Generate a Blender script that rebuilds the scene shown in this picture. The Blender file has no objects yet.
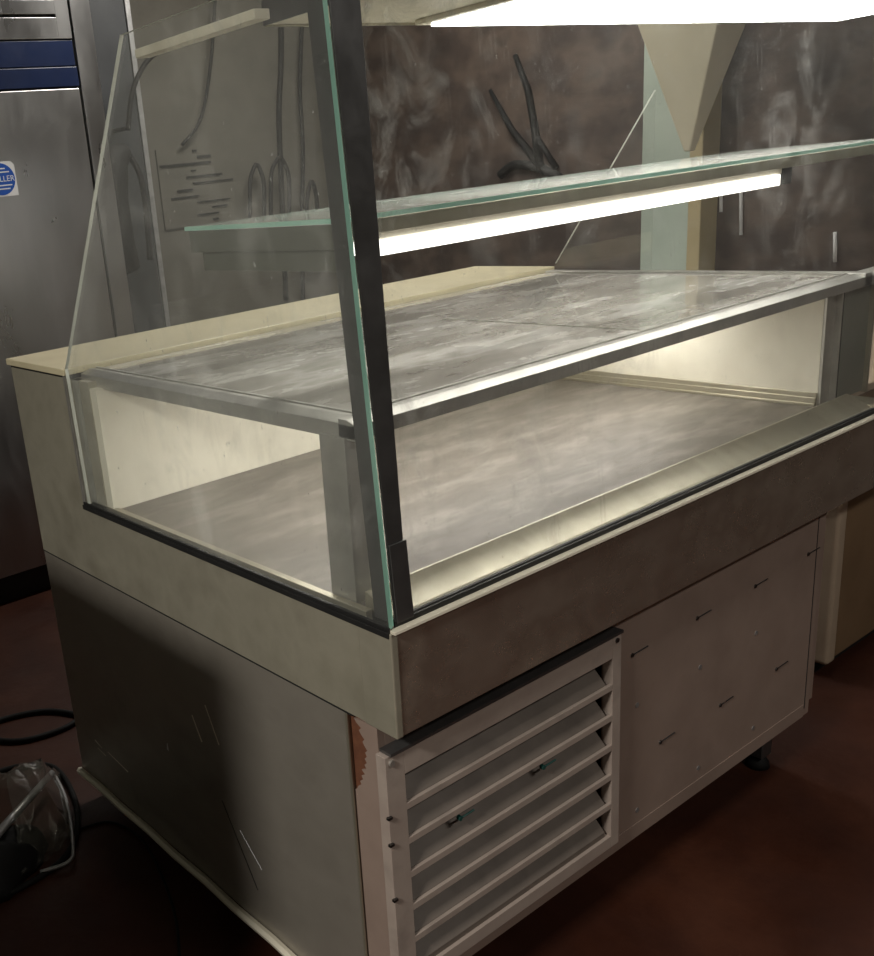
import bpy, bmesh, math, random
from mathutils import Vector, Matrix, noise
random.seed(7)
C = bpy.context.scene.collection
Z0 = 0.80                                   # height of the counter's sill above the floor
# ------------------------------------------------------------------ camera
CAM = Vector((-0.8001, -0.8846, 0.5724)); YAW, PITCH, ROLL = map(math.radians, (-33.411, -18.116, -6.442))
FOC, PX, PY = 998.77, 236.86, 511.46
Fv = Vector((-math.sin(YAW)*math.cos(PITCH), math.cos(YAW)*math.cos(PITCH), math.sin(PITCH)))
Rt = Vector((math.cos(YAW), math.sin(YAW), 0)); Up = Rt.cross(Fv)
Rv = Rt*math.cos(ROLL) + Up*math.sin(ROLL); Uv = Up*math.cos(ROLL) - Rt*math.sin(ROLL)
cd = bpy.data.cameras.new('camera'); cam = bpy.data.objects.new('camera', cd); C.objects.link(cam)
M = Matrix.Identity(4)
for i in range(3):
    M[i][0] = Rv[i]; M[i][1] = Uv[i]; M[i][2] = -Fv[i]
cam.matrix_world = Matrix.Translation(CAM + Vector((0, 0, Z0))) @ M
cd.sensor_fit = 'VERTICAL'; cd.sensor_height = 24; cd.lens = FOC/956*24
cd.shift_x = (437-PX)/956; cd.shift_y = -(478-PY)/956
cd.clip_start = .01; cd.clip_end = 50
bpy.context.scene.camera = cam

def at(u, w, ax, val):                      # measured pixel -> point on a plane (coordinates from the sill corner)
    d = Fv + Rv*((u-PX)/FOC) - Uv*((w-PY)/FOC)
    i = 'xyz'.index(ax); return CAM + d*((val-CAM[i])/d[i])

# ------------------------------------------------------------------ materials
def new(name):
    m = bpy.data.materials.new(name); m.use_nodes = True; nt = m.node_tree; nt.nodes.clear()
    out = nt.nodes.new('ShaderNodeOutputMaterial'); return m, nt, out
def N(nt, t, **k):
    n = nt.nodes.new(t)
    for a, b in k.items():
        if a in n.inputs: n.inputs[a].default_value = b
        else: setattr(n, a, b)
    return n
def coords(nt, scale=(1, 1, 1), rot=(0, 0, 0)):
    tc = N(nt, 'ShaderNodeTexCoord'); mp = N(nt, 'ShaderNodeMapping')
    mp.inputs['Scale'].default_value = scale; mp.inputs['Rotation'].default_value = rot
    nt.links.new(tc.outputs['Object'], mp.inputs['Vector']); return mp.outputs['Vector']
def noisen(nt, vec, scale, detail=4, rough=.55, dist=0):
    n = N(nt, 'ShaderNodeTexNoise'); n.inputs['Scale'].default_value = scale
    n.inputs['Detail'].default_value = detail; n.inputs['Roughness'].default_value = rough; n.inputs['Distortion'].default_value = dist
    nt.links.new(vec, n.inputs['Vector']); return n.outputs['Fac']
def ramp(nt, fac, stops):
    r = N(nt, 'ShaderNodeValToRGB'); e = r.color_ramp.elements
    while len(e) < len(stops): e.new(.5)
    for i, (p, c) in enumerate(stops):
        e[i].position = p; e[i].color = (*c, 1) if len(c) == 3 else c
    nt.links.new(fac, r.inputs['Fac']); return r.outputs['Color']
def g(v): return (v, v, v)
def lin(r, gg, b): return tuple((x/255)**2.2 for x in (r, gg, b))
def surf(name, cols, rough=(.4, .6), metal=0., scale=(1, 1, 1), nscale=6, bump=.0, detail=5, spec=.5, bscale=40, coat=0):
    """noise-mottled surface: cols = list of ramp stops"""
    m, nt, out = new(name); L = nt.links
    b = N(nt, 'ShaderNodeBsdfPrincipled'); b.inputs['Metallic'].default_value = metal
    b.inputs['Specular IOR Level'].default_value = spec; b.inputs['Coat Weight'].default_value = coat
    v = coords(nt, scale); f = noisen(nt, v, nscale, detail)
    L.new(ramp(nt, f, cols), b.inputs['Base Color'])
    f2 = noisen(nt, v, nscale*1.7, detail, .6, .4)
    L.new(ramp(nt, f2, [(.3, g(rough[0])), (.7, g(rough[1]))]), b.inputs['Roughness'])
    if bump:
        f3 = noisen(nt, v, bscale, 3); bp = N(nt, 'ShaderNodeBump'); bp.inputs['Strength'].default_value = bump; bp.inputs['Distance'].default_value = .004
        L.new(f3, bp.inputs['Height']); L.new(bp.outputs['Normal'], b.inputs['Normal'])
    L.new(b.outputs[0], out.inputs[0]); return m
def glassmat(name, tint=(.985, .992, .988), dust=.05, smear=.3, lo=.55, hi=.75, scl=(1, 1, 1), dcol=(.8, .8, .76), seedv=0., streak=0, refl=1.):
    m, nt, out = new(name); L = nt.links
    tr = N(nt, 'ShaderNodeBsdfTransparent'); tr.inputs[0].default_value = (*tint, 1)
    gl = N(nt, 'ShaderNodeBsdfGlossy'); gl.inputs['Roughness'].default_value = .03; gl.inputs[0].default_value = (*g(refl), 1)
    lw = N(nt, 'ShaderNodeLayerWeight'); lw.inputs['Blend'].default_value = .5
    pw = N(nt, 'ShaderNodeMath', operation='POWER'); L.new(lw.outputs['Facing'], pw.inputs[0]); pw.inputs[1].default_value = 5
    fr = N(nt, 'ShaderNodeMath', operation='MULTIPLY_ADD'); L.new(pw.outputs[0], fr.inputs[0]); fr.inputs[1].default_value = .94; fr.inputs[2].default_value = .04
    mx = N(nt, 'ShaderNodeMixShader'); L.new(fr.outputs[0], mx.inputs[0]); L.new(tr.outputs[0], mx.inputs[1]); L.new(gl.outputs[0], mx.inputs[2])
    df = N(nt, 'ShaderNodeBsdfDiffuse'); df.inputs[0].default_value = (*dcol, 1)
    tl = N(nt, 'ShaderNodeBsdfTranslucent'); tl.inputs[0].default_value = (*dcol, 1)
    dm = N(nt, 'ShaderNodeMixShader'); dm.inputs[0].default_value = .5; L.new(df.outputs[0], dm.inputs[1]); L.new(tl.outputs[0], dm.inputs[2])
    v = coords(nt, scl)
    f = noisen(nt, v, 11+seedv, 9, .68, .9)
    s1 = ramp(nt, f, [(lo, g(0)), (hi, g(smear))])
    f2 = noisen(nt, v, 110, 2, .6); s2 = ramp(nt, f2, [(.70, g(0)), (.76, g(smear))])
    f4 = noisen(nt, v, 1.7+seedv*.2, 3); s4 = ramp(nt, f4, [(.45, g(.1)), (.62, g(1))])
    if streak:                                   # dried vertical runs, thicker wiped smears near the corner
        v2 = coords(nt, (46, 1, 3.2)); s5 = ramp(nt, noisen(nt, v2, 1.6, 5, .6, .2), [(.60, g(0)), (.74, g(streak))])
        v3 = coords(nt, (1, 1, 1)); sp = N(nt, 'ShaderNodeSeparateXYZ'); L.new(v3, sp.inputs[0])
        xr_ = N(nt, 'ShaderNodeMapRange'); L.new(sp.outputs['X'], xr_.inputs[0]); xr_.inputs[1].default_value = -.62; xr_.inputs[2].default_value = -.34; xr_.inputs[3].default_value = 2.6; xr_.inputs[4].default_value = .7
        m5 = N(nt, 'ShaderNodeMath', operation='MULTIPLY'); L.new(s1, m5.inputs[0]); L.new(xr_.outputs[0], m5.inputs[1])
        m6 = N(nt, 'ShaderNodeMath', operation='ADD'); L.new(m5.outputs[0], m6.inputs[0]); L.new(s5, m6.inputs[1]); s1 = m6.outputs[0]
    a0 = N(nt, 'ShaderNodeMath', operation='MULTIPLY'); L.new(s1, a0.inputs[0]); L.new(s4, a0.inputs[1])
    a = N(nt, 'ShaderNodeMath', operation='ADD'); L.new(a0.outputs[0], a.inputs[0]); L.new(s2, a.inputs[1])
    a2 = N(nt, 'ShaderNodeMath', operation='ADD'); L.new(a.outputs[0], a2.inputs[0]); a2.inputs[1].default_value = dust
    a2.use_clamp = True
    fx = N(nt, 'ShaderNodeMixShader'); L.new(a2.outputs[0], fx.inputs[0]); L.new(mx.outputs[0], fx.inputs[1]); L.new(dm.outputs[0], fx.inputs[2])
    L.new(fx.outputs[0], out.inputs[0]); return m
def emit(name, col, s):
    m, nt, out = new(name); e = N(nt, 'ShaderNodeEmission'); e.inputs[0].default_value = (*col, 1); e.inputs[1].default_value = s
    nt.links.new(e.outputs[0], out.inputs[0]); return m

MT = {}
MT['sheet_pale'] = surf('pale_sheet_steel', [(.2, lin(150, 145, 132)), (.5, lin(168, 163, 148)), (.62, lin(176, 172, 158)), (.85, lin(140, 132, 118))], (.35, .6), .35, (1, 1, 1), 9)
MT['fascia'] = surf('fascia_steel', [(.25, lin(158, 140, 126)), (.45, lin(182, 168, 154)), (.54, lin(168, 152, 138)), (.64, lin(194, 182, 166)), (.8, lin(150, 132, 118))], (.18, .36), .76, (1.6, 1, 2.2), 2.6, detail=6)
MT['fascia_end'] = surf('fascia_end_steel', [(.2, lin(150, 145, 128)), (.5, lin(172, 167, 150)), (.85, lin(140, 134, 118))], (.3, .5), .45, (1, 1, 1), 8)
MT['end_dark'] = surf('end_panel_steel', [(.2, lin(146,140,130)), (.5, lin(156,150,140)), (.8, lin(138,132,122))], (.30, .46), .5, (1, 1, 1.6), 5)
MT['panel'] = surf('front_panel_board', [(.25, lin(148, 129, 118)), (.5, lin(158, 139, 128)), (.8, lin(140, 122, 112))], (.45, .6), .25, (1, 1, 1), 5, spec=.4)
MT['louvre'] = surf('louvre_paint', [(.25, lin(165, 150, 141)), (.55, lin(176, 162, 152)), (.8, lin(150, 138, 130))], (.4, .6), .2, (1, 1, 1), 12)
MT['steel'] = surf('frame_steel', [(.3, lin(176,174,168)), (.7, lin(196,194,188))], (.28, .42), .75, (2, 2, 2), 10)
MT['steel_dark'] = surf('dark_profile', [(.3, g(.12)), (.7, g(.17))], (.3, .45), .8, (2, 2, 2), 6)
MT['rail'] = surf('sill_rail_steel', [(.3, lin(160, 155, 138)), (.7, lin(176, 170, 152))], (.28, .42), .7, (3, 1, 1), 8)
MT['deck'] = surf('scuffed_deck', [(.3, lin(158, 154, 147)), (.44, lin(182, 178, 170)), (.52, lin(198, 194, 186)), (.60, lin(238, 235, 228)), (.66, lin(204, 200, 192)), (.8, lin(172, 168, 160))], (.14, .34), .15, (1.0, 2.6, 1), 3.6, detail=9, coat=.7)
MT['well'] = surf('well_floor', [(.2, lin(98, 92, 86)), (.5, lin(113, 107, 100)), (.62, lin(130, 124, 117)), (.85, lin(92, 86, 81))], (.4, .6), .3, (1, 3, 1), 6, detail=8)
MT['cream_in'] = surf('cream_lining', [(.2, lin(214, 208, 190)), (.5, lin(228, 223, 206)), (.85, lin(204, 198, 180))], (.35, .55), 0., (1, 1, 1), 7)
MT['cream'] = surf('cream_worktop', [(.2, lin(190, 180, 148)), (.5, lin(204, 194, 162)), (.85, lin(182, 172, 140))], (.35, .5), 0., (1, 1, 1), 5)
MT['gasket'] = surf('black_rubber', [(.3, g(.008)), (.7, g(.014))], (.5, .7))
MT['black'] = surf('black_plastic', [(.3, g(.006)), (.7, g(.011))], (.6, .8), spec=.25)
MT['brown'] = surf('raw_chipboard', [(.3, lin(86, 52, 36)), (.7, lin(110, 70, 48))], (.8, .9), nscale=40)
MT['slat'] = surf('slat_grey_shaded', [(.25, lin(92,84,77)), (.55, lin(106,97,90)), (.8, lin(84,76,70))], (.45, .6), .1, (1, 1, 1), 9)  # grey toned darker to stand in for shade on the slopes
MT['infill'] = surf('dull_infill', [(.3, lin(128, 130, 122)), (.7, lin(142, 144, 136))], (.3, .4), .5)
MT['locker'] = surf('dark_locker_paint', [(.3, lin(46, 48, 50)), (.7, lin(58, 60, 62))], (.5, .6), .1)
MT['bracket'] = surf('bracket_metal', [(.3, lin(84,86,76)), (.7, lin(98,100,90))], (.35, .5), .3)
MT['screw'] = surf('dull_screw_metal', [(.3, g(.10)), (.7, g(.16))], (.3, .5), 1.)
MT['teal'] = surf('green_tape', [(.3, lin(28, 66, 62)), (.7, lin(40, 80, 74))], (.4, .5))
MT['edge_teal'] = surf('green_glass_edge', [(.3, lin(130, 180, 162)), (.7, lin(165, 210, 192))], (.15, .25), 0, spec=.7)
MT['edge_white'] = surf('bright_glass_edge', [(.3, lin(205, 210, 200)), (.7, lin(225, 228, 218))], (.15, .25), 0, spec=.7)
MT['glass_front'] = glassmat('smeared_front_glass', dust=.012, smear=.22, lo=.50, hi=.74, scl=(1.3, 1, 1.1), streak=.16)
MT['glass_end'] = glassmat('dusty_end_glass', tint=(.975, .985, .978), dust=.05, smear=.26, lo=.5, hi=.8, seedv=2.5, scl=(1, 1, .6))
MT['glass_far'] = glassmat('far_end_glass', dust=.03, smear=.12, seedv=1)
MT['glass_shelf'] = glassmat('shelf_glass', tint=(.975, .985, .98), dust=.26, smear=.25)
MT['diffuser'] = emit('tube_glow', (1, .955, .88), 2.6)
MT['tube'] = emit('canopy_tube_glow', (1, .97, .92), 9.5)
MT['under'] = emit('deck_tube_glow', (1, .96, .89), 15.)
MT['house'] = surf('lamp_housing_paint', [(.3, lin(205, 198, 180)), (.7, lin(222, 216, 198))], (.4, .5), 0.)
MT['canopy'] = surf('canopy_sheet', [(.2, lin(190, 182, 162)), (.5, lin(214, 208, 190)), (.85, lin(170, 160, 140))], (.35, .5), .1, nscale=9)
MT['fridge'] = surf('fridge_steel', [(.25, g(.40)), (.5, g(.47)), (.8, g(.38))], (.26, .4), 1., (1, 1, .35), 4)
MT['navy'] = surf('navy_panel', [(.3, lin(24, 36, 66)), (.7, lin(30, 44, 78))], (.3, .4))
MT['white'] = surf('white_sticker', [(.3, g(.65)), (.7, g(.72))], (.4, .5))
MT['blue'] = surf('blue_sticker', [(.3, lin(24, 74, 160)), (.7, lin(30, 84, 172))], (.4, .5))
MT['column'] = surf('pale_green_paint', [(.3, lin(150, 162, 150)), (.7, lin(168, 178, 166))], (.5, .7), nscale=4)
MT['beige'] = surf('beige_edge', [(.3, lin(150, 138, 105)), (.7, lin(166, 152, 118))], (.5, .7))
MT['reflection_wedge'] = surf('cream_reflection', [(.3, lin(180, 173, 150)), (.7, lin(196, 189, 166))], (.4, .6), nscale=3)  # pale tone of a glass reflection, put into the wedge's colour
MT['adj'] = surf('tan_cabinet_side', [(.2, lin(120, 98, 74)), (.5, lin(140, 116, 90)), (.8, lin(112, 92, 70))], (.35, .55), .1, nscale=2.5)
MT['adj_edge'] = surf('cream_cabinet_edge', [(.3, lin(176, 158, 138)), (.7, lin(190, 172, 150))], (.35, .45))
MT['tool_grey'] = surf('scraped_bar', [(.3, g(.28)), (.7, g(.42))], (.35, .5), .6, nscale=30)
# floor: dark red sheet with dirt
m, nt, out = new('red_floor'); L = nt.links
b = N(nt, 'ShaderNodeBsdfPrincipled'); v = coords(nt)
L.new(ramp(nt, noisen(nt, v, 2.2, 8, .6, .4), [(.3, lin(44, 23, 16)), (.5, lin(58, 32, 22)), (.72, lin(76, 45, 32))]), b.inputs['Base Color'])
L.new(ramp(nt, noisen(nt, v, 5, 6), [(.3, g(.5)), (.7, g(.72))]), b.inputs['Roughness']); b.inputs['Specular IOR Level'].default_value = .3
bp = N(nt, 'ShaderNodeBump'); bp.inputs['Strength'].default_value = .25; bp.inputs['Distance'].default_value = .003
L.new(noisen(nt, v, 55, 3), bp.inputs['Height']); L.new(bp.outputs[0], b.inputs['Normal']); L.new(b.outputs[0], out.inputs[0]); MT['floor'] = m
MT['wall_back'] = surf('grimy_plaster', [(.2, lin(70, 68, 62)), (.5, lin(90, 87, 79)), (.8, lin(76, 73, 66))], (.6, .8), 0, (1, 1, 1.4), 3, .2)
MT['wall_right'] = surf('brown_wall', [(.2, lin(46, 40, 37)), (.45, lin(66, 56, 51)), (.6, lin(86, 74, 66)), (.85, lin(50, 45, 42))], (.6, .8), 0, (1, 1, 1.5), 5, .2)
MT['ceiling'] = surf('grey_ceiling', [(.3, lin(100, 98, 92)), (.7, lin(116, 112, 104))], (.7, .9))
MT['wall_dim'] = surf('dim_plaster', [(.3, lin(84, 80, 72)), (.7, lin(100, 96, 88))], (.7, .9))

# ------------------------------------------------------------------ mesh helpers (coordinates: sill corner = 0,0,0)
class MB:
    def __init__(s): s.v = []; s.f = []; s.m = []
    def add(s, vs, fs, mi=0):
        o = len(s.v); s.v += [Vector(p) for p in vs]; s.f += [[o+i for i in f] for f in fs]; s.m += [mi]*len(fs); return s
    def box(s, x0, x1, y0, y1, z0, z1, mi=0):
        vs = [(x, y, z) for z in (z0, z1) for y in (y0, y1) for x in (x0, x1)]
        return s.add(vs, [(0, 2, 3, 1), (4, 5, 7, 6), (0, 1, 5, 4), (2, 6, 7, 3), (0, 4, 6, 2), (1, 3, 7, 5)], mi)
    def prism(s, poly, d, mi=0, side=None):          # poly: 3D points of one face, d: extrusion vector
        n = len(poly); d = Vector(d); a = [Vector(p) for p in poly]; o = len(s.v)
        s.v += a + [p+d for p in a]
        s.f += [list(range(o+n-1, o-1, -1)), list(range(o+n, o+2*n))]; s.m += [mi, mi]
        for i in range(n):
            j = (i+1) % n; s.f.append([o+i, o+j, o+n+j, o+n+i]); s.m.append(mi if side is None else (side[i] if isinstance(side, (list, tuple)) else side))
        return s
    def tube(s, pts, r, n=10, mi=0, cap=True):
        pts = [Vector(p) for p in pts]; o = len(s.v); prev = None
        for i, p in enumerate(pts):
            t = (pts[min(i+1, len(pts)-1)] - pts[max(i-1, 0)]).normalized()
            if prev is None: a = t.orthogonal().normalized()
            else: a = (prev - t*prev.dot(t)).normalized()
            prev = a; b_ = t.cross(a); rr = r[i] if isinstance(r, (list, tuple)) else r
            for k in range(n):
                q = 2*math.pi*k/n; s.v.append(p + (a*math.cos(q)+b_*math.sin(q))*rr)
        for i in range(len(pts)-1):
            for k in range(n):
                k2 = (k+1) % n; s.f.append([o+i*n+k, o+i*n+k2, o+(i+1)*n+k2, o+(i+1)*n+k]); s.m.append(mi)
        if cap:
            s.f.append([o+k for k in range(n-1, -1, -1)]); s.f.append([o+(len(pts)-1)*n+k for k in range(n)]); s.m += [mi, mi]
        return s
    def build(s, name, mats, parent=None, bevel=0, smooth=False, bseg=2):
        me = bpy.data.meshes.new(name); off = Vector((0, 0, -Z0))
        p = parent
        while p is not None: off = off + p.location; p = p.parent
        me.from_pydata([v-off for v in s.v], [], s.f); me.update()
        if not isinstance(mats, (list, tuple)): mats = [mats]
        for m_ in mats: me.materials.append(MT[m_] if isinstance(m_, str) else m_)
        bm = bmesh.new(); bm.from_mesh(me); 
        for i, f in enumerate(bm.faces): f.material_index = s.m[i]; f.smooth = smooth
        bmesh.ops.recalc_face_normals(bm, faces=bm.faces); bm.to_mesh(me); bm.free()
        o = bpy.data.objects.new(name, me); C.objects.link(o)
        if parent is not None: o.parent = parent
        if bevel:
            md = o.modifiers.new('bevel', 'BEVEL'); md.width = bevel; md.segments = bseg; md.limit_method = 'ANGLE'
        return o
def thing(name, label, cat, loc, group=None):
    o = bpy.data.objects.new(name, None); C.objects.link(o); o.location = Vector(loc) + Vector((0, 0, Z0)); o.empty_display_size = .1
    o['label'] = label; o['category'] = cat
    if group: o['group'] = group
    return o
def tag(o, label, cat, group=None):
    o['label'] = label; o['category'] = cat
    if group: o['group'] = group
    return o
def struct(o): o['kind'] = 'structure'; return o
def smoothpath(pts, n=8):
    pts = [Vector(p) for p in pts]; res = []
    for i in range(len(pts)-1):
        p0 = pts[max(i-1, 0)]; p1 = pts[i]; p2 = pts[i+1]; p3 = pts[min(i+2, len(pts)-1)]
        for k in range(n):
            t = k/n; res.append(.5*((2*p1)+(p2-p0)*t+(2*p0-5*p1+4*p2-p3)*t*t+(3*p1-p0-3*p2+p3)*t**3))
    res.append(pts[-1]); return res

# ------------------------------------------------------------------ the room
FL = -Z0; CE = 1.9; XL, XR, YF, YB = -3.2, 2.78, -3.4, 3.1
struct(MB().box(XL, XR, YF, YB, FL-.1, FL).build('floor', 'floor'))
struct(MB().box(XL, XR, YF, YB, CE, CE+.1).build('ceiling', 'ceiling'))
struct(MB().box(XL-.1, XR+.1, YB, YB+.1, FL-.1, CE+.1).build('wall_back', 'wall_back'))
struct(MB().box(XR, XR+.1, YF, YB, FL-.1, CE+.1).build('wall_right', 'wall_right'))
struct(MB().box(XL-.1, XL, YF, YB, FL-.1, CE+.1).build('wall_left', 'wall_dim'))
struct(MB().box(XL-.1, XR+.1, YF-.1, YF, FL-.1, CE+.1).build('wall_front', 'wall_dim'))

# ------------------------------------------------------------------ display counter
LX = 1.45; LF = 1.78; D = 1.13; YI = .868; H2 = .272; HT = .792; YT = .493; YG = .046
T = thing('display_counter', 'stainless steel refrigerated display counter with glass screen, scuffed mid shelf and louvred base', 'display counter', (.7, .56, FL))
sl = YG/HT                                              # lean of the front glass
# glazing
gt = .0065
fp = MB()
a = [(.012, .006, .001), (LF, .006, .001), (LF, YG+.006, HT), (.012, YG+.006, HT)]
fp.prism(a, (0, gt, 0), 0, side=[2, 1, 1, 1]); fp.build('front_glass', ['glass_front', 'edge_teal', 'gasket'], T)['label'] = 'front glass pane with chalky finger smears'
def endpane(x, name, far):
    q = [(x, .002, .002), (x, YI-.01, .002), (x, YI-.005, H2), (x, YT, HT), (x, YG, HT)]
    o = MB().prism(q, (gt, 0, 0), 0, side=[3, 2, 2, 2, 1]).build(name, ['glass_far' if far else 'glass_end', 'edge_teal', 'edge_white', 'gasket'], T)
    return o
endpane(0, 'end_glass', False)
MB().prism([(LX-gt, YI-.008, H2-.006), (LX-gt, .58, H2-.006), (LX-gt, .58, H2+(HT-H2)*(YI-.58)/(YI-YT)), (LX-gt, YI-.008, H2+.008)], (gt, 0, 0), 0, side=[0, 0, 2, 0]).build('divider_glass', ['glass_far', 'edge_teal', 'edge_white'], T)
# corner profile on the front edge
def lean(z): return z*sl
cp = MB()
cp.prism([(.013, .003, .003), (.038, .003, .003), (.060, lean(HT)+.003, HT), (.013, lean(HT)+.003, HT)], (0, .003, 0))
cp.prism([(.013, gt+.007, .003), (.013, gt+.037, .003), (.013, YG+gt+.037, HT), (.013, YG+gt+.007, HT)], (.004, 0, 0))
cp.build('corner_profile', 'steel_dark', T, .0008)
MB().prism([(.014, 0, .006), (.044, 0, .006), (.044, lean(.113), .113), (.014, lean(.113), .113)], (0, .0025, 0)).build('corner_cover_plate', 'steel_dark', T, .0006)
# fascia
f = MB().prism([(0, -.001, -.004), (0, -.001, -.16), (0, .012, -.16), (0, .012, -.012), (0, .020, -.012), (0, .020, -.004)], (LF+.02, 0, 0)); fo = f.build('front_fascia', 'fascia', T, .0012)
fo['label'] = 'brushed steel front fascia'
MB().prism([(0, -.009, -.004), (0, -.008, 0.0005), (0, .003, 0.0005), (0, .003, -.004)], (LF+.02, 0, 0)).build('fascia_lip', 'house', fo, .0008)
MB().box(.012, LF, .003, .006, -.002, .0075).build('glazing_gasket', 'gasket', T)
MB().box(.012, LF, .0165, .021, -.004, .004).build('glazing_gasket', 'gasket', T)
MB().box(-.0025, .010, -.003, .062, -.16, -.003).build('corner_cap', 'fascia_end', T, .002)
q = [(0, .062, -.16), (0, D, -.16), (0, D, .254), (0, YI+.002, .254), (0, YI+.002, -.012), (0, .062, -.012)]
MB().prism(q, (.012, 0, 0)).build('end_fascia', 'fascia_end', T, .001)
MB().box(-.0008, .010, .09, D, -.1618, -.1598).build('end_seam', 'gasket', T)
# gasket channel at the foot of the end glass
MB().box(-.005, .0, .0, YI+.006, -.010, -.001).box(-.003, .0, .0, YI+.004, -.001, .005).build('glazing_gasket', 'gasket', T, .0008)
# side trim of end glass beside the ledge post
MB().box(-.001, .004, YI, YI+.010, -.004, .262).build('glass_end_channel', 'steel', T, .001)
MB().box(.011, .028, YI-.030, YI-.002, .004, .25).build('end_post_trim', 'steel', T, .001)
# back ledge
lg = MB().prism([(-.004, YI-.002, H2-.013), (-.004, D+.012, H2-.013), (-.004, D+.012, H2), (-.004, YI-.002, H2)], (LX+.004, 0, 0)).build('back_worktop', 'cream', T, .0015)
lg['label'] = 'cream back worktop'
MB().box(.002, LX-.004, YI+.002, D+.004, H2-.022, H2-.013).build('worktop_packer', 'gasket', T)
# back carcass of the well
MB().box(.012, LX-.012, .80, D-.002, -.16, .250).build('rear_carcass', 'sheet_pale', T)
MB().box(.014, 1.34, .775, .80, .0, .238).build('rear_lining', 'cream_in', T)['label'] = 'cream lit lining at the back of the well'
# well floor
wf = MB().box(.022, 1.335, .08, .775, -.012, .002).build('well_floor', 'well', T); wf['label'] = 'grey scuffed well floor'
MB().box(.012, .024, .06, .865, -.012, .006).build('side_sill', 'rail', T, .001)
# front sill, sloping
MB().prism([(.03, .021, -.004), (.03, .021, .000), (.03, .030, .002), (.03, .076, .024), (.03, .080, .024), (.03, .080, -.004)], (1.345, 0, 0)).build('front_sill', 'rail', T, .001)
MB().prism([(1.375, .021, -.004), (1.375, .12, -.004), (1.375, .12, .006), (1.375, .021, .006)], (.062, 0, 0)).build('front_sill_end', 'rail', T, .001)
# right-hand end lining with skirting lines
MB().box(1.335, 1.345, .118, .80, -.004, .238).build('end_lining', 'cream_in', T)['label'] = 'cream lining panel at the right end of the well'
ed = MB()
for k, (zz, th) in enumerate(((.006, .012), (.018, .008), (.028, .005))): ed.box(1.335-th, 1.335, .118, .775, .002, zz+.002)
ed.build('lining_skirting', 'rail', T, .001)
# deck posts
def lpost(x, y, w=.024, d=.03, z1=.240, nm='deck_post'):
    MB().box(x, x+.003, y, y+d, .0, z1).box(x, x+w, y, y+.003, .0, z1).build(nm, 'steel', T, .0006)
MB().box(.028, .058, .094, .098, .001, .240).box(.026, .030, .094, .146, .001, .240).build('deck_post', 'steel', T, .0006)
MB().box(.030, .034, .828, .862, .001, .240).box(.034, .050, .824, .828, .001, .240).build('deck_post', 'steel', T, .0006)
MB().box(1.336, 1.372, .112, .118, .001, .240).box(1.372, 1.376, .100, .118, .001, .24).build('deck_post', 'steel', T, .0006)
MB().box(1.376, 1.384, .102, .110, .001, .240).build('post_seal', 'gasket', T)
MB().box(1.384, 1.50, .104, .108, .003, .240).build('end_infill', 'infill', T)
MB().box(1.50, 1.506, .095, .108, .0, .240).build('infill_edge', 'rail', T)
MB().box(1.345, 1.436, .74, .80, .0, .238).build('end_reveal', 'steel_dark', T)
# mid shelf (deck)
dx0, dx1, dy0, dy1, dz = .030, 1.49, .075, YI-.006, .264
fr = MB()
fr.prism([(dx0, dy0, dz-.026), (dx0, dy0, dz-.006), (dx0, dy0+.018, dz), (dx0, dy0+.034, dz), (dx0, dy0+.034, dz-.026)], (LF-.08, 0, 0))
fr.prism([(dx0, dy0, dz-.028), (dx0, dy0, dz-.006), (dx0+.020, dy0, dz), (dx0+.030, dy0, dz), (dx0+.030, dy0, dz-.028)], (0, dy1-dy0, 0))
fr.box(1.405, 1.435, dy0, dy1, dz-.026, dz+.001)
fr.build('deck_frame', 'steel', T, .001)
sh = MB().box(dx0+.030, 1.405, dy0+.034, dy1, dz-.010, dz-.003).build('deck_sheet', 'deck', T); sh['label'] = 'scuffed and smeared mid shelf surface'
MB().box(.727, .733, dy0+.034, dy1-.28, dz-.003, dz-.001).build('deck_seam', 'steel', sh)
MB().box(dx0+.030, 1.405, dy0+.036, dy0+.042, dz-.003, dz+.0015).box(dx0+.034, dx0+.039, dy0+.034, dy1, dz-.003, dz+.001).build('deck_trim', 'steel', sh)
# upper glass shelf with lamp rail
ux0, uy0, uy1, uz = .10, .155, .54, .507
us = MB().prism([(ux0, uy0, uz), (LF-.03, uy0, uz), (LF-.03, uy1, uz), (ux0, uy1, uz)], (0, 0, .0065), 0, side=1).build('upper_glass_shelf', ['glass_shelf', 'edge_teal'], T)
MB().box(ux0+.004, ux0+.016, uy0+.01, uy1-.005, .472, .506).build('shelf_end_bracket', 'bracket', T, .001)
MB().box(ux0+.010, ux0+.018, uy0+.01, uy1-.03, .443, .472).build('shelf_end_bracket', 'bracket', T, .001)
MB().box(ux0+.016, LF-.03, uy0+.012, uy0+.034, .486, .506).build('shelf_front_rail', 'rail', T, .001)
MB().box(ux0+.016, LF-.03, uy1-.03, uy1-.01, .488, .506).build('shelf_rear_rail', 'steel', T, .001)
lh = MB().box(ux0+.075, 1.25, uy0+.020, uy0+.075, .476, .488).build('shelf_lamp', 'house', T, .002)
MB().box(ux0+.08, 1.235, uy0+.014, uy0+.070, .455, .476).build('lamp_diffuser', 'diffuser', lh, .002)
MB().box(1.25, 1.285, uy0+.018, uy0+.078, .455, .488).build('lamp_end_block', 'black', lh, .002)
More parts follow.
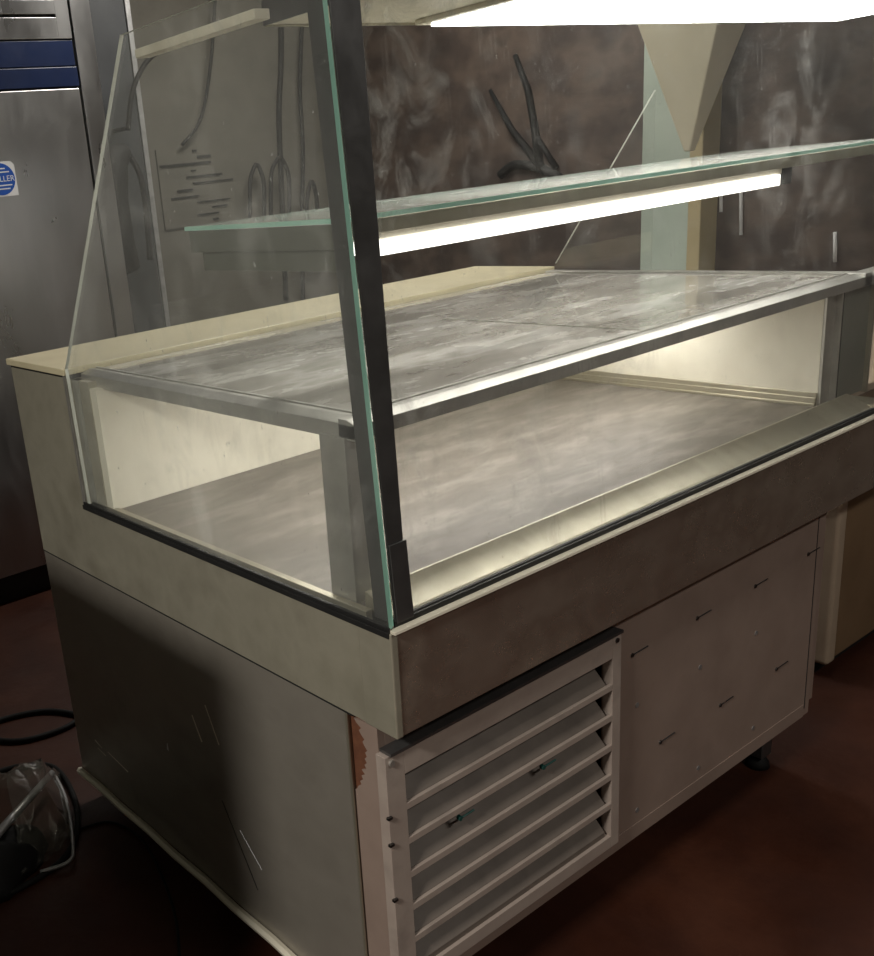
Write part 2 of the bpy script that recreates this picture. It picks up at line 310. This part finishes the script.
# canopy at the top
cn = MB()
cn.box(.012, .036, .185, YT-.015, HT-.034, HT-.022)
cn.build('end_rail', 'canopy', T, .001)
cb = MB().box(.165, 1.80, YG+.016, .362, .782, HT+.02); cb.build('lamp_canopy', 'canopy', T, .001)
MB().box(.162, .165, YG+.016, .364, .780, HT+.02).build('canopy_end_plate', 'steel_dark', T)
MB().box(.165, 1.80, .360, .364, .7785, HT+.02).build('canopy_rear_lip', 'rail', T)
tb = MB().box(.44, 1.76, .085, .34, .774, .782).build('canopy_lamp', 'house', T, .002)
MB().box(.46, 1.74, .100, .325, .770, .774).build('lamp_diffuser', 'tube', tb, .001)
ul = MB().box(.10, 1.32, .42, .50, .242, .2535).build('deck_lamp', 'house', T)
MB().box(.11, 1.31, .425, .495, .238, .242).build('lamp_diffuser', 'under', ul)
# base carcass
MB().box(.014, 1.245, .10, D-.004, -.70, -.16).build('base_carcass', 'gasket', T)
MB().box(.0, .012, .104, D-.002, -.725, -.1615).build('end_panel', 'end_dark', T, .0012)['label'] = 'shiny dark steel end panel with scratches'
MB().box(-.002, .0, .101, .106, -.725, -.162).build('end_panel_edge', 'rail', T)
bs = MB()
pts = [( -.008, .25+.11*i, -.728 + (.002 if i % 2 else -.002)) for i in range(9)]
bs.tube(pts, .0085, 6); bs.build('panel_bottom_strip', 'house', T)['label'] = 'loose white strip under the end panel'
# chipped corner board
random.seed(3)
jag = [(.006, .104+.002, -.162)]
poly = [(.004, .045, -.162), (.004, .045, -.66), (.004, .112, -.66), (.004, .112, -.30)]
zz = -.30; yy = [.104, .098, .095, .088, .090, .083, .086, .078, .0845, .074, .0775, .072, .076, .071, .074, .069, .0745, .078, .0735, .080, .084, .079, .0885, .093]
for k, y in enumerate(yy): poly.append((.004, y, -.292+.13*k/len(yy)))
MB().prism(poly, (.012, 0, 0)).build('corner_board', 'panel', T)
MB().box(.007, .013, .060, .16, -.45, -.161).build('chipped_core', 'brown', T)['label'] = 'broken brown core of the corner board'
# front panel
fpn = MB().box(.52, 1.245, .045, .053, -.658, -.155).box(.0165, .030, .045, .053, -.658, -.155).box(.03, .52, .045, .053, -.658, -.60).box(.03, .52, .045, .053, -.235, -.155).build('front_panel', 'panel', T, .001)
MB().box(.004, 1.22, .0435, .045, -.658, -.628).build('panel_kick_strip', 'panel', fpn, .0006)
MB().box(1.224, 1.2255, .044, .0455, -.64, -.16).build('panel_joint', 'gasket', fpn)
MB().box(1.2255, 1.262, .047, .060, -.63, -.16).build('side_upright', 'panel', T, .001)
MB().box(1.232, 1.255, .056, D-.01, -.66, -.16).build('side_panel', 'panel', T)
# marks with screws
marks = [(632, 655), (697, 618), (755, 586), (660, 742), (720, 705), (776, 669), (808, 554)]
dots = [(637, 705), (700, 667), (756, 633), (637, 810), (698, 768), (753, 728)]
for (u, w) in marks:
    p = at(u, w, 'y', .045)
    s_ = MB().tube([(p.x, .0455, p.z), (p.x, .0425, p.z)], .0038, 10).build('screw', 'screw', fpn, smooth=False)
    MB().tube([(p.x, .0440, p.z), (p.x+.045, .0440, p.z+.001)], .0012, 6).build('screw_tail', 'screw', s_)
for (u, w) in dots:
    p = at(u, w, 'y', .045)
    MB().tube([(p.x, .0455, p.z), (p.x, .0440, p.z)], .0050, 10).build('screw', 'tool_grey', fpn)
# louvre
lx0, lx1, lz1, lz0 = -.002, .536, -.202, -.618
ly0, ly1 = .026, .045
lo = MB()
ox0, ox1, oz1, oz0 = .034, .513, -.243, -.594
lo.box(lx0, ox0, ly0, ly1, lz0, lz1).box(ox1, lx1, ly0, ly1, lz0, lz1).box(ox0, ox1, ly0, ly1, oz1, lz1).box(ox0, ox1, ly0, ly1, lz0, oz0)
LV = lo.build('louvre_grille', 'louvre', T, .0008); LV['label'] = 'painted metal louvre grille'
MB().box(lx0+.008, lx1, .022, .045, lz1+.0, lz1+.005).build('louvre_top_seal', 'steel_dark', LV)
MB().box(ox0-.003, ox1+.003, .093, .0945, oz0-.004, oz1+.004).build('louvre_backing', 'gasket', LV)
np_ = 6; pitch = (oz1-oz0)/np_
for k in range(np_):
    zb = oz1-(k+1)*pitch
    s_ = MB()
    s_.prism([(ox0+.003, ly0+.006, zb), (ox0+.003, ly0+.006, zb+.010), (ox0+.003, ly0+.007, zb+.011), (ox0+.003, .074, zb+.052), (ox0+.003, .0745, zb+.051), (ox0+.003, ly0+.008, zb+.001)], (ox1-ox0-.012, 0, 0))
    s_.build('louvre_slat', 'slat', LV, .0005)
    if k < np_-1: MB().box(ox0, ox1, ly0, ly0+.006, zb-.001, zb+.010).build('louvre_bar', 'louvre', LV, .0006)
for (u, w) in ((460, 818), (543, 767)):
    p = at(u, w, 'y', .030)
    sc = MB().tube([(p.x, .034, p.z), (p.x, .0275, p.z)], .004, 10).tube([(p.x, .029, p.z), (p.x+.030, .029, p.z+.0005)], .0016, 6).build('green_clip', 'teal', LV)
p = at(391, 763, 'y', .026); MB().tube([(p.x, .027, p.z), (p.x, .0225, p.z)], .0048, 12).build('screw', 'steel', LV)
p = at(617, 640, 'y', .026); MB().tube([(p.x, .027, p.z), (p.x, .0235, p.z)], .0042, 12).build('screw', 'screw', LV)
for zz in (-.30, -.345, -.44): MB().box(-.006, .002, .022, .027, zz, zz+.004).build('grille_clip', 'screw', LV)
# feet
for (x, y) in ((.10, 1.02), (1.19, .12), (1.19, 1.02), (.10, .15)):
    top = -.70 if y > .5 else -.655
    ft = MB().box(x-.02, x+.02, y-.02, y+.02, FL+.03, top).build('foot', 'steel_dark', T, .002)
    MB().tube([(x, y, FL), (x, y, FL+.012), (x, y, FL+.03)], [.026, .024, .012], 16).build('foot_pad', 'black', ft, smooth=True)
# scratches and a chip of white on the end panel (raised slivers)
for (a0, b0, c0, d0) in ((192, 715, 202, 742), (205, 705, 219, 745), (108, 752, 128, 772), (95, 740, 102, 748), (222, 800, 258, 890), (240, 830, 262, 870), (98, 748, 106, 756)):
    p, q_ = at(a0, b0, 'x', -.0003), at(c0, d0, 'x', -.0003)
    MB().tube([p, q_], .0011, 5).build('scratch', 'house' if a0 < 215 else 'screw', T)
p = at(168, 747, 'x', 0); MB().prism([(-.0025, p.y-.004, p.z-.006), (-.001, p.y+.004, p.z-.006), (-.001, p.y+.002, p.z+.004), (-.001, p.y, p.z+.009)], (.001, 0, 0)).build('paint_fleck', 'white', T)

# ------------------------------------------------------------------ fridge
fy = 2.42
rx = at(80, 92, 'y', fy).x + .0
ex = rx + .085
lx = rx - .72
FR = thing('upright_fridge', 'tall grey steel upright fridge with navy band and round blue sticker', 'fridge', ((lx+ex)/2, fy+.35, FL))
zb = at(40, 577, 'y', fy).z
zv1, zv0 = at(40, 39, 'y', fy).z, at(40, 88, 'y', fy).z
MB().box(lx-.02, ex, fy+.03, fy+.66, FL+.10, 1.45).build('cabinet_body', 'fridge', FR, .004)
MB().box(lx+.03, rx-.02, fy+.05, fy+.6, FL, FL+.10).build('plinth', 'gasket', FR)
dr = MB().box(lx, rx, fy, fy+.03, FL+.115, zv0-.004).build('door', 'fridge', FR, .004)
MB().box(rx+.001, rx+.010, fy+.012, fy+.03, FL+.1, 1.45).build('door_gasket', 'gasket', FR)
MB().box(rx+.010, ex, fy+.002, fy+.03, FL+.1, 1.45).build('side_frame', 'fridge', FR, .002)
MB().box(lx, rx, fy-.004, fy+.03, zv0, zv0+.062).box(lx, rx, fy+.004, fy+.03, zv0+.066, zv1-.004).build('navy_band', 'navy', FR, .002)
hd = MB(); hz = [zv1, zv1+.065, zv1+.075, zv1+.118, zv1+.128, zv1+.168, zv1+.2]
hd.box(lx, rx, fy, fy+.03, zv1, hz[1]).box(lx, rx, fy, fy+.03, hz[2], hz[3]).box(lx, rx, fy, fy+.03, hz[4], hz[5]).box(rx-.05, rx, fy-.0005, fy+.03, zv1, 1.42).build('vent_panel', 'fridge', FR, .001)
MB().box(lx, rx-.05, fy+.02, fy+.03, hz[1], 1.42).build('vent_recess', 'gasket', FR)
# sticker
sr, st_, sb = at(17, 180, 'y', fy-.001), at(8, 161, 'y', fy-.001), at(10, 196, 'y', fy-.001)
sz = st_.z-sb.z; cx = sr.x-sz/2-.002; cz = (st_.z+sb.z)/2
stk = MB().prism([(cx-sz/2, fy-.0015, cz-sz/2), (cx+sz/2, fy-.0015, cz-sz/2), (cx+sz/2, fy-.0015, cz+sz/2-.012), (cx+sz/2-.012, fy-.0015, cz+sz/2), (cx-sz/2, fy-.0015, cz+sz/2)], (0, .001, 0)).build('sticker', 'white', dr)
stk['label'] = 'white square sticker with blue disc'
MB().tube([(cx, fy-.0015, cz), (cx, fy-.0022, cz)], sz*.46, 40).build('sticker_disc', 'blue', FR)
cu = bpy.data.curves.new('txt', 'FONT'); cu.body = 'CHILLER'; cu.align_x = 'CENTER'; cu.align_y = 'CENTER'; cu.size = sz*.235; cu.extrude = .0003
to = bpy.data.objects.new('txt', cu); C.objects.link(to); bpy.context.view_layer.update()
me = bpy.data.meshes.new_from_object(to.evaluated_get(bpy.context.evaluated_depsgraph_get())); C.objects.unlink(to); bpy.data.objects.remove(to)
me.materials.clear(); me.materials.append(MT['white'])
lt = bpy.data.objects.new('sticker_lettering', me); C.objects.link(lt); lt.parent = FR
lt.location = Vector((cx, fy-.0024, cz)) + Vector((0, 0, Z0)) - FR.location; lt.rotation_euler = (math.pi/2, 0, 0)
for (dz_, hw) in ((.20, .30), (.30, .18), (-.18, .34), (-.28, .26)):
    MB().box(cx-sz*hw, cx+sz*hw, fy-.0026, fy-.0021, cz+sz*dz_-.002, cz+sz*dz_+.002).build('sticker_rule', 'white', FR)

# ------------------------------------------------------------------ things behind the counter
# pale column against the right wall
pa, pb = at(646, 270, 'x', XR-.06), at(701, 270, 'x', XR-.06)
co = thing('wall_duct', 'pale green vertical boxed duct against the brown wall', 'duct', (XR-.05, (pa.y+pb.y)/2, FL))
MB().box(XR-.10, XR-.001, pb.y+.03, pa.y, FL, CE).build('duct_face', 'column', co, .004)
MB().box(XR-.11, XR-.001, pb.y-.02, pb.y+.03, FL, CE).build('duct_edge_strip', 'beige', co, .004)
# bright glass reflection modelled as a solid cream wedge
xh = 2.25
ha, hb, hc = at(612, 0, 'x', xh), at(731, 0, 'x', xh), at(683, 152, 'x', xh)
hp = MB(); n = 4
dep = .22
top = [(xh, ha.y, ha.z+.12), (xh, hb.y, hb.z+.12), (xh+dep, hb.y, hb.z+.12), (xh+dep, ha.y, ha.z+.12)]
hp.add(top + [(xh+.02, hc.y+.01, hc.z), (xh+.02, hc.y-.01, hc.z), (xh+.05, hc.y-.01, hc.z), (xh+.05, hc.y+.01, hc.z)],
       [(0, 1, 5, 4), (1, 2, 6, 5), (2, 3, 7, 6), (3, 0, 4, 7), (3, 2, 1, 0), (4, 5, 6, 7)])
HP = thing('reflection_wedge', 'pointed cream wedge shaped as a glass reflection, above and behind the counter', 'reflection_wedge', (xh+.1, hc.y, CE))
hp.build('reflection_cone', 'reflection_wedge', HP, .004)
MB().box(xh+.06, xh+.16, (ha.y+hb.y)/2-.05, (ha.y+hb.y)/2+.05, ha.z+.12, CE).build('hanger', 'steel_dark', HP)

def cable(name, pts, r, label, mat='black', cat='cable', group=None, n=8):
    group = group or {'hanging_cable': 'cables hanging down the back wall', 'floor_cable': 'cables lying on the red floor'}[name]
    return tag(MB().tube(smoothpath(pts), r, n).build(name, mat, smooth=True), label, cat, group)
yw = YB-.012
YL = [yw]
W = lambda u, w, y=None: at(u, w, 'y', YL[0] if y is None else y)
cable('hanging_cable', [W(281, -40), W(281, 60), W(279, 120), W(283, 220), W(286, 300)], .013, 'long black cable running straight down the wall left of the glass corner')
YL[0] = yw-.03
cable('hanging_cable', [W(302, 20), W(300, 90), W(303, 150), W(302, 220), W(303, 300)], .010, 'thinner black cable running down the wall just left of the glass corner post')
cable('hanging_cable', [W(216, -20), W(211, 60), W(201, 118), W(182, 145)], .008, 'thin dark wire kinked halfway down the wall above the shelf')
for k, (u, w, wd, ht) in enumerate(((257, 165, 7, 70), (280, 158, 9, 70), (312, 182, 5, 50))):
    lb = ['leftmost black cable loop on the wall behind the shelf', 'middle and tallest black cable loop on the wall behind the shelf', 'right and smallest black cable loop behind the glass corner'][k]
    YL[0] = yw-.05-.05*k
    cable('cable_loop', [at(u-wd, w+ht, 'y', YB), W(u-wd, w+ht), W(u-wd, w+20), W(u-wd*.5, w+4), W(u, w), W(u+wd*.5, w+6), W(u+wd, w+22), W(u+wd, w+ht), at(u+wd, w+ht, 'y', YB)], .010, lb, group='cable loops on the back wall')
YL[0] = yw
# dark marks on plaster: shallow slats of a vent grille on the wall
VG = thing('wall_vent', 'weathered slatted vent set in the beige wall above the shelf', 'vent', W(205, 185))
a_, b_ = W(156, 150), W(238, 225)
MB().box(a_.x, b_.x, YB-.010, YB-.001, W(180, 228).z, W(180, 148).z).build('vent_plate', 'wall_back', VG)
random.seed(5)
for k in range(12):
    zk = W(205, 150+6.4*k).z; x0_ = a_.x + random.uniform(.0, .30); x1_ = b_.x - random.uniform(0, .25)
    MB().box(x0_, x1_, YB-.016, YB-.010, zk-.004, zk+random.uniform(.002, .007)).build('vent_slat', 'black', VG)
# tall dark locker between the fridge and the bare wall
kx0, kx1, ky = ex+.03, 1.365, 2.75
LK = thing('locker', 'tall dark grey locker with pale edge standing right of the fridge', 'locker', ((kx0+kx1)/2, ky+.16, FL))
MB().box(kx0, kx1, ky+.012, YB-.01, FL, 1.55).build('locker_body', 'locker', LK, .003)
MB().box(kx0+.004, kx1-.02, ky, ky+.012, FL+.06, 1.54).build('locker_door', 'locker', LK, .002)
MB().box(kx1-.016, kx1+.006, ky-.003, ky+.012, FL, 1.55).build('edge_strip', 'tool_grey', LK, .002)
YL[0] = ky-.105
# lump of dark cloth and cable at the left
AP = thing('coiled_hose', 'dark coiled hose bundle hanging on the locker beside the fridge', 'hose', W(122, 140))
MB().tube(smoothpath([W(126, 150), W(112, 165), W(108, 200), W(118, 240), W(133, 270)]), [.03+.05*math.sin(math.pi*i/32) for i in range(33)], 12).build('hose_bundle', 'black', AP, smooth=True)
MB().tube(smoothpath([W(127, 152), W(140, 175), W(146, 210), W(150, 260)]), .012, 8).build('hose_tail', 'black', AP, smooth=True)
MB().tube(smoothpath([W(128, 130), W(133, 90), W(148, 60), W(170, 45)]), .010, 8).build('hose_lead', 'black', AP, smooth=True)
MB().tube([Vector((W(127, 128).x, ky-.001, W(127, 128).z)), W(127, 128, ky-.10)], .008, 8).build('wall_hook', 'screw', AP)
# tongs / scissor bracket on the right wall
xw = XR-.012
V = lambda u, w, x=xw: at(u, w, 'x', x)
TG = thing('scissor_bracket', 'black crossed-arm bracket on the brown wall right of the glass corner', 'bracket', V(535, 150))
MB().tube([V(490, 90), V(512, 130), V(545, 172)], [.008, .014, .020], 8).build('bracket_arm', 'black', TG, smooth=True)
MB().tube([V(515, 55), V(528, 90), V(535, 130), V(540, 172)], [.010, .014, .016, .02], 8).build('bracket_arm', 'black', TG, smooth=True)
MB().tube([V(533, 130), V(545, 150), V(556, 168)], [.010, .012, .014], 8).build('bracket_arm', 'black', TG, smooth=True)
MB().tube(smoothpath([V(500, 175), V(515, 165), V(540, 168), V(560, 178)]), .019, 8).build('bracket_base', 'black', TG, smooth=True)
# white hooks on the right wall
for k, (u0, w0, w1, lb) in enumerate(((721, 186, 212, 'short white rod hanging right of the pale duct'), (741, 190, 235, 'white hooked rod hanging right of the pale duct'), (835, 232, 262, 'upright white rod rising behind the shelf at the far right'))):
    pts = [V(u0, w1, XR-.0055), V(u0, w0, XR-.0055)]
    if k == 1: pts += [V(u0+1, w0-4, XR-.006), V(u0+4, w0-8, XR-.006)]
    hk = MB().tube(pts, .006, 8).build('white_rod', 'white', smooth=True); tag(hk, lb, 'rod', 'white rods on the brown wall')
# low dark worktop behind on the right
CB = thing('rear_counter', 'dark steel worktop unit behind the display counter on the right', 'cabinet', (2.55, 1.2, FL))
MB().box(2.34, 2.66, .86, 1.75, FL+.1, .02).build('unit_body', 'steel_dark', CB, .004)
MB().box(2.30, 2.66, .84, 1.77, .02, .055).build('unit_top', 'fridge', CB, .003)
MB().box(2.38, 2.65, .88, 1.73, FL, FL+.1).build('unit_plinth', 'gasket', CB)

# adjacent cabinet at the right
AC = thing('tan_cabinet', 'tan low cabinet with cream rounded edge standing past the counter', 'cabinet', (2.1, .6, FL))
ax = 1.665; ay = .205; atp = -.06
MB().box(ax+.03, 2.70, ay+.006, .78, FL+.035, atp).build('cabinet_body', 'adj', AC, .004)
MB().box(ax, ax+.045, ay-.006, .78, FL+.035, atp).build('cabinet_edge', 'adj_edge', AC, .012, bseg=4)
MB().box(ax+.02, 2.68, ay+.03, .76, FL, FL+.035).build('cabinet_plinth', 'gasket', AC)
MB().box(ax-.005, 2.71, ay-.01, .785, atp, atp+.02).build('cabinet_top', 'adj_edge', AC, .003)

# ------------------------------------------------------------------ floor clutter at lower left
G = lambda u, w, h=0: at(u, w, 'z', FL+h)
BG = thing('tool_bag', 'black tool bag on the floor under clear plastic with a grey bar', 'bag', (-.30, 1.05, FL))
bm = MB()
# lumpy bag: displaced dome
rings, seg = 8, 24; cxy = G(2, 868); cxy = Vector((cxy.x-.03, cxy.y-.0, FL))
vs = []; fs = []
for i in range(rings+1):
    ph = (math.pi/2)*i/rings
    for k in range(seg):
        th = 2*math.pi*k/seg
        r_ = 1+.12*math.sin(3*th+1)+.06*math.sin(7*th)
        vs.append((cxy.x+.13*math.cos(ph)*math.cos(th)*r_, cxy.y+.10*math.cos(ph)*math.sin(th)*r_, FL+.085*math.sin(ph)*(1+.1*math.sin(5*th))))
for i in range(rings):
    for k in range(seg):
        k2 = (k+1) % seg; fs.append((i*seg+k, i*seg+k2, (i+1)*seg+k2, (i+1)*seg+k))
fs.append(tuple(range(seg-1, -1, -1)))
bm.add(vs, fs).build('bag_body', 'black', BG, smooth=True)
MB().tube([G(-6, 838, .10), G(52, 773, .05)], [.010, .008], 8).build('carry_bar', 'tool_grey', BG, smooth=True)['label'] = 'scraped grey metal bar'
# crumpled clear sheet
MT['film'] = glassmat('clear_film', tint=(.92, .92, .9), dust=.05, smear=.25, lo=.45, hi=.7, dcol=(.5, .5, .45))
random.seed(11)
sheet = MB(); nx, ny = 14, 14
c00, c10, c11, c01 = G(-15, 795), G(60, 775), G(74, 842), G(20, 885)
vs = []
for j in range(ny+1):
    for i in range(nx+1):
        s_, t_ = i/nx, j/ny
        p = (c00*(1-s_)+c10*s_)*(1-t_) + (c01*(1-s_)+c11*s_)*t_
        e = min(s_, 1-s_, t_, 1-t_)
        h = .012 + .10*min(1, e*4) + .02*noise.noise(Vector((s_*5, t_*5, 0))) + .012*noise.noise(Vector((s_*14, t_*14, 3)))
        vs.append((p.x, p.y, FL+max(.004, h)))
fs = [(j*(nx+1)+i, j*(nx+1)+i+1, (j+1)*(nx+1)+i+1, (j+1)*(nx+1)+i) for j in range(ny) for i in range(nx)]
so = sheet.add(vs, fs).build('plastic_film', MT['film'], BG, smooth=True)
md = so.modifiers.new('sol', 'SOLIDIFY'); md.thickness = .0015
MB().tube(smoothpath([G(54, 774, .03), G(66, 800, .02), G(73, 845, .02), G(68, 862, .015), G(40, 872, .012)]), .0045, 7).build('film_hem', 'tool_grey', BG, smooth=True)
cable('floor_cable', [G(-20, 727, .008), G(15, 716, .008), G(50, 711, .008), G(85, 716, .008), G(110, 722, .008)], .008, 'black cable on the floor behind the counter, the farther of two crossing loops')
cable('floor_cable', [G(-20, 738, .008), G(15, 741, .008), G(45, 735, .008), G(75, 722, .008), G(95, 700, .008)], .008, 'black cable on the floor behind the counter, the nearer of two crossing loops')
cable('floor_cable', [G(-20, 778, .007), G(20, 766, .007), G(55, 768, .007), G(75, 800, .007), G(76, 835, .007), G(60, 862, .007), G(20, 888, .007), G(-20, 905, .007)], .007, 'black cable curling around the plastic-covered tool bag')
cable('floor_cable', [G(76, 830, .003), G(110, 822, .003), G(140, 838, .003), G(160, 872, .003), G(176, 920, .003), G(181, 985, .003)], .0028, 'thin dark wire curving across the red floor beside the end panel')

# ------------------------------------------------------------------ lights
def area(name, loc, target, size, sizey, power, col=(1, .95, .87)):
    ld = bpy.data.lights.new(name, 'AREA'); ld.shape = 'RECTANGLE'; ld.size = size; ld.size_y = sizey; ld.energy = power; ld.color = col
    o = bpy.data.objects.new(name, ld); C.objects.link(o); o.location = Vector(loc)+Vector((0, 0, Z0))
    o.rotation_euler = (Vector(target)-Vector(loc)).to_track_quat('-Z', 'Y').to_euler(); return o
for (x, y, lb, pw, sx, sy) in ((.75, -2.1, 'boxed ceiling light over the aisle in front of the louvres', 22, 1.1, .16), (-2.4, -.6, 'added boxed ceiling light lighting the counter end from the left', 88, .30, .5), (1.7, 1.9, 'added boxed ceiling light brightening the walls behind the counter', 30, 1.1, .16)):  # left and rear lights are added, unseen, for the end face and back wall
    CL = thing('ceiling_light', lb, 'light', (x, y, CE), 'boxed ceiling lights')
    MB().box(x-sx/2-.04, x+sx/2+.04, y-sy/2-.03, y+sy/2+.03, CE-.06, CE).build('light_housing', 'house', CL, .004)
    area('room_lamp', (x, y, CE-.075), (x, y, 0), sx, sy, pw)
CC = thing('shade_cupboard', 'grey storage cupboard standing in the aisle left of the counter end', 'cupboard', (-1.0, .85, FL))  # unseen cupboard, added to cast shade on the lower end panel
MB().box(-1.45, -.57, .15, 1.5, FL+.06, .285).build('cupboard_body', 'infill', CC, .004)
MB().box(-1.42, -.60, .23, 1.47, FL, FL+.06).build('cupboard_plinth', 'gasket', CC)
for k in range(2): 
    d_ = MB().box(-.57, -.552, .16+.67*k, .82+.67*k, FL+.08, .265).build('cupboard_door', 'infill', CC, .003)
    MB().box(-.552, -.535, .77+.12*k, .79+.12*k, -.20, .0).build('door_handle', 'steel', d_, .003)
w_ = bpy.data.worlds.new('world'); bpy.context.scene.world = w_; w_.use_nodes = True
w_.node_tree.nodes['Background'].inputs[0].default_value = (.9, .95, 1, 1); w_.node_tree.nodes['Background'].inputs[1].default_value = .075
sc = bpy.context.scene
sc.cycles.transparent_max_bounces = 24; sc.cycles.max_bounces = 10; sc.cycles.sample_clamp_indirect = 6
sc.view_settings.view_transform = 'Standard'; sc.view_settings.look = 'None'; sc.view_settings.gamma = 1; sc.view_settings.use_curve_mapping = False
sc.view_settings.exposure = .3
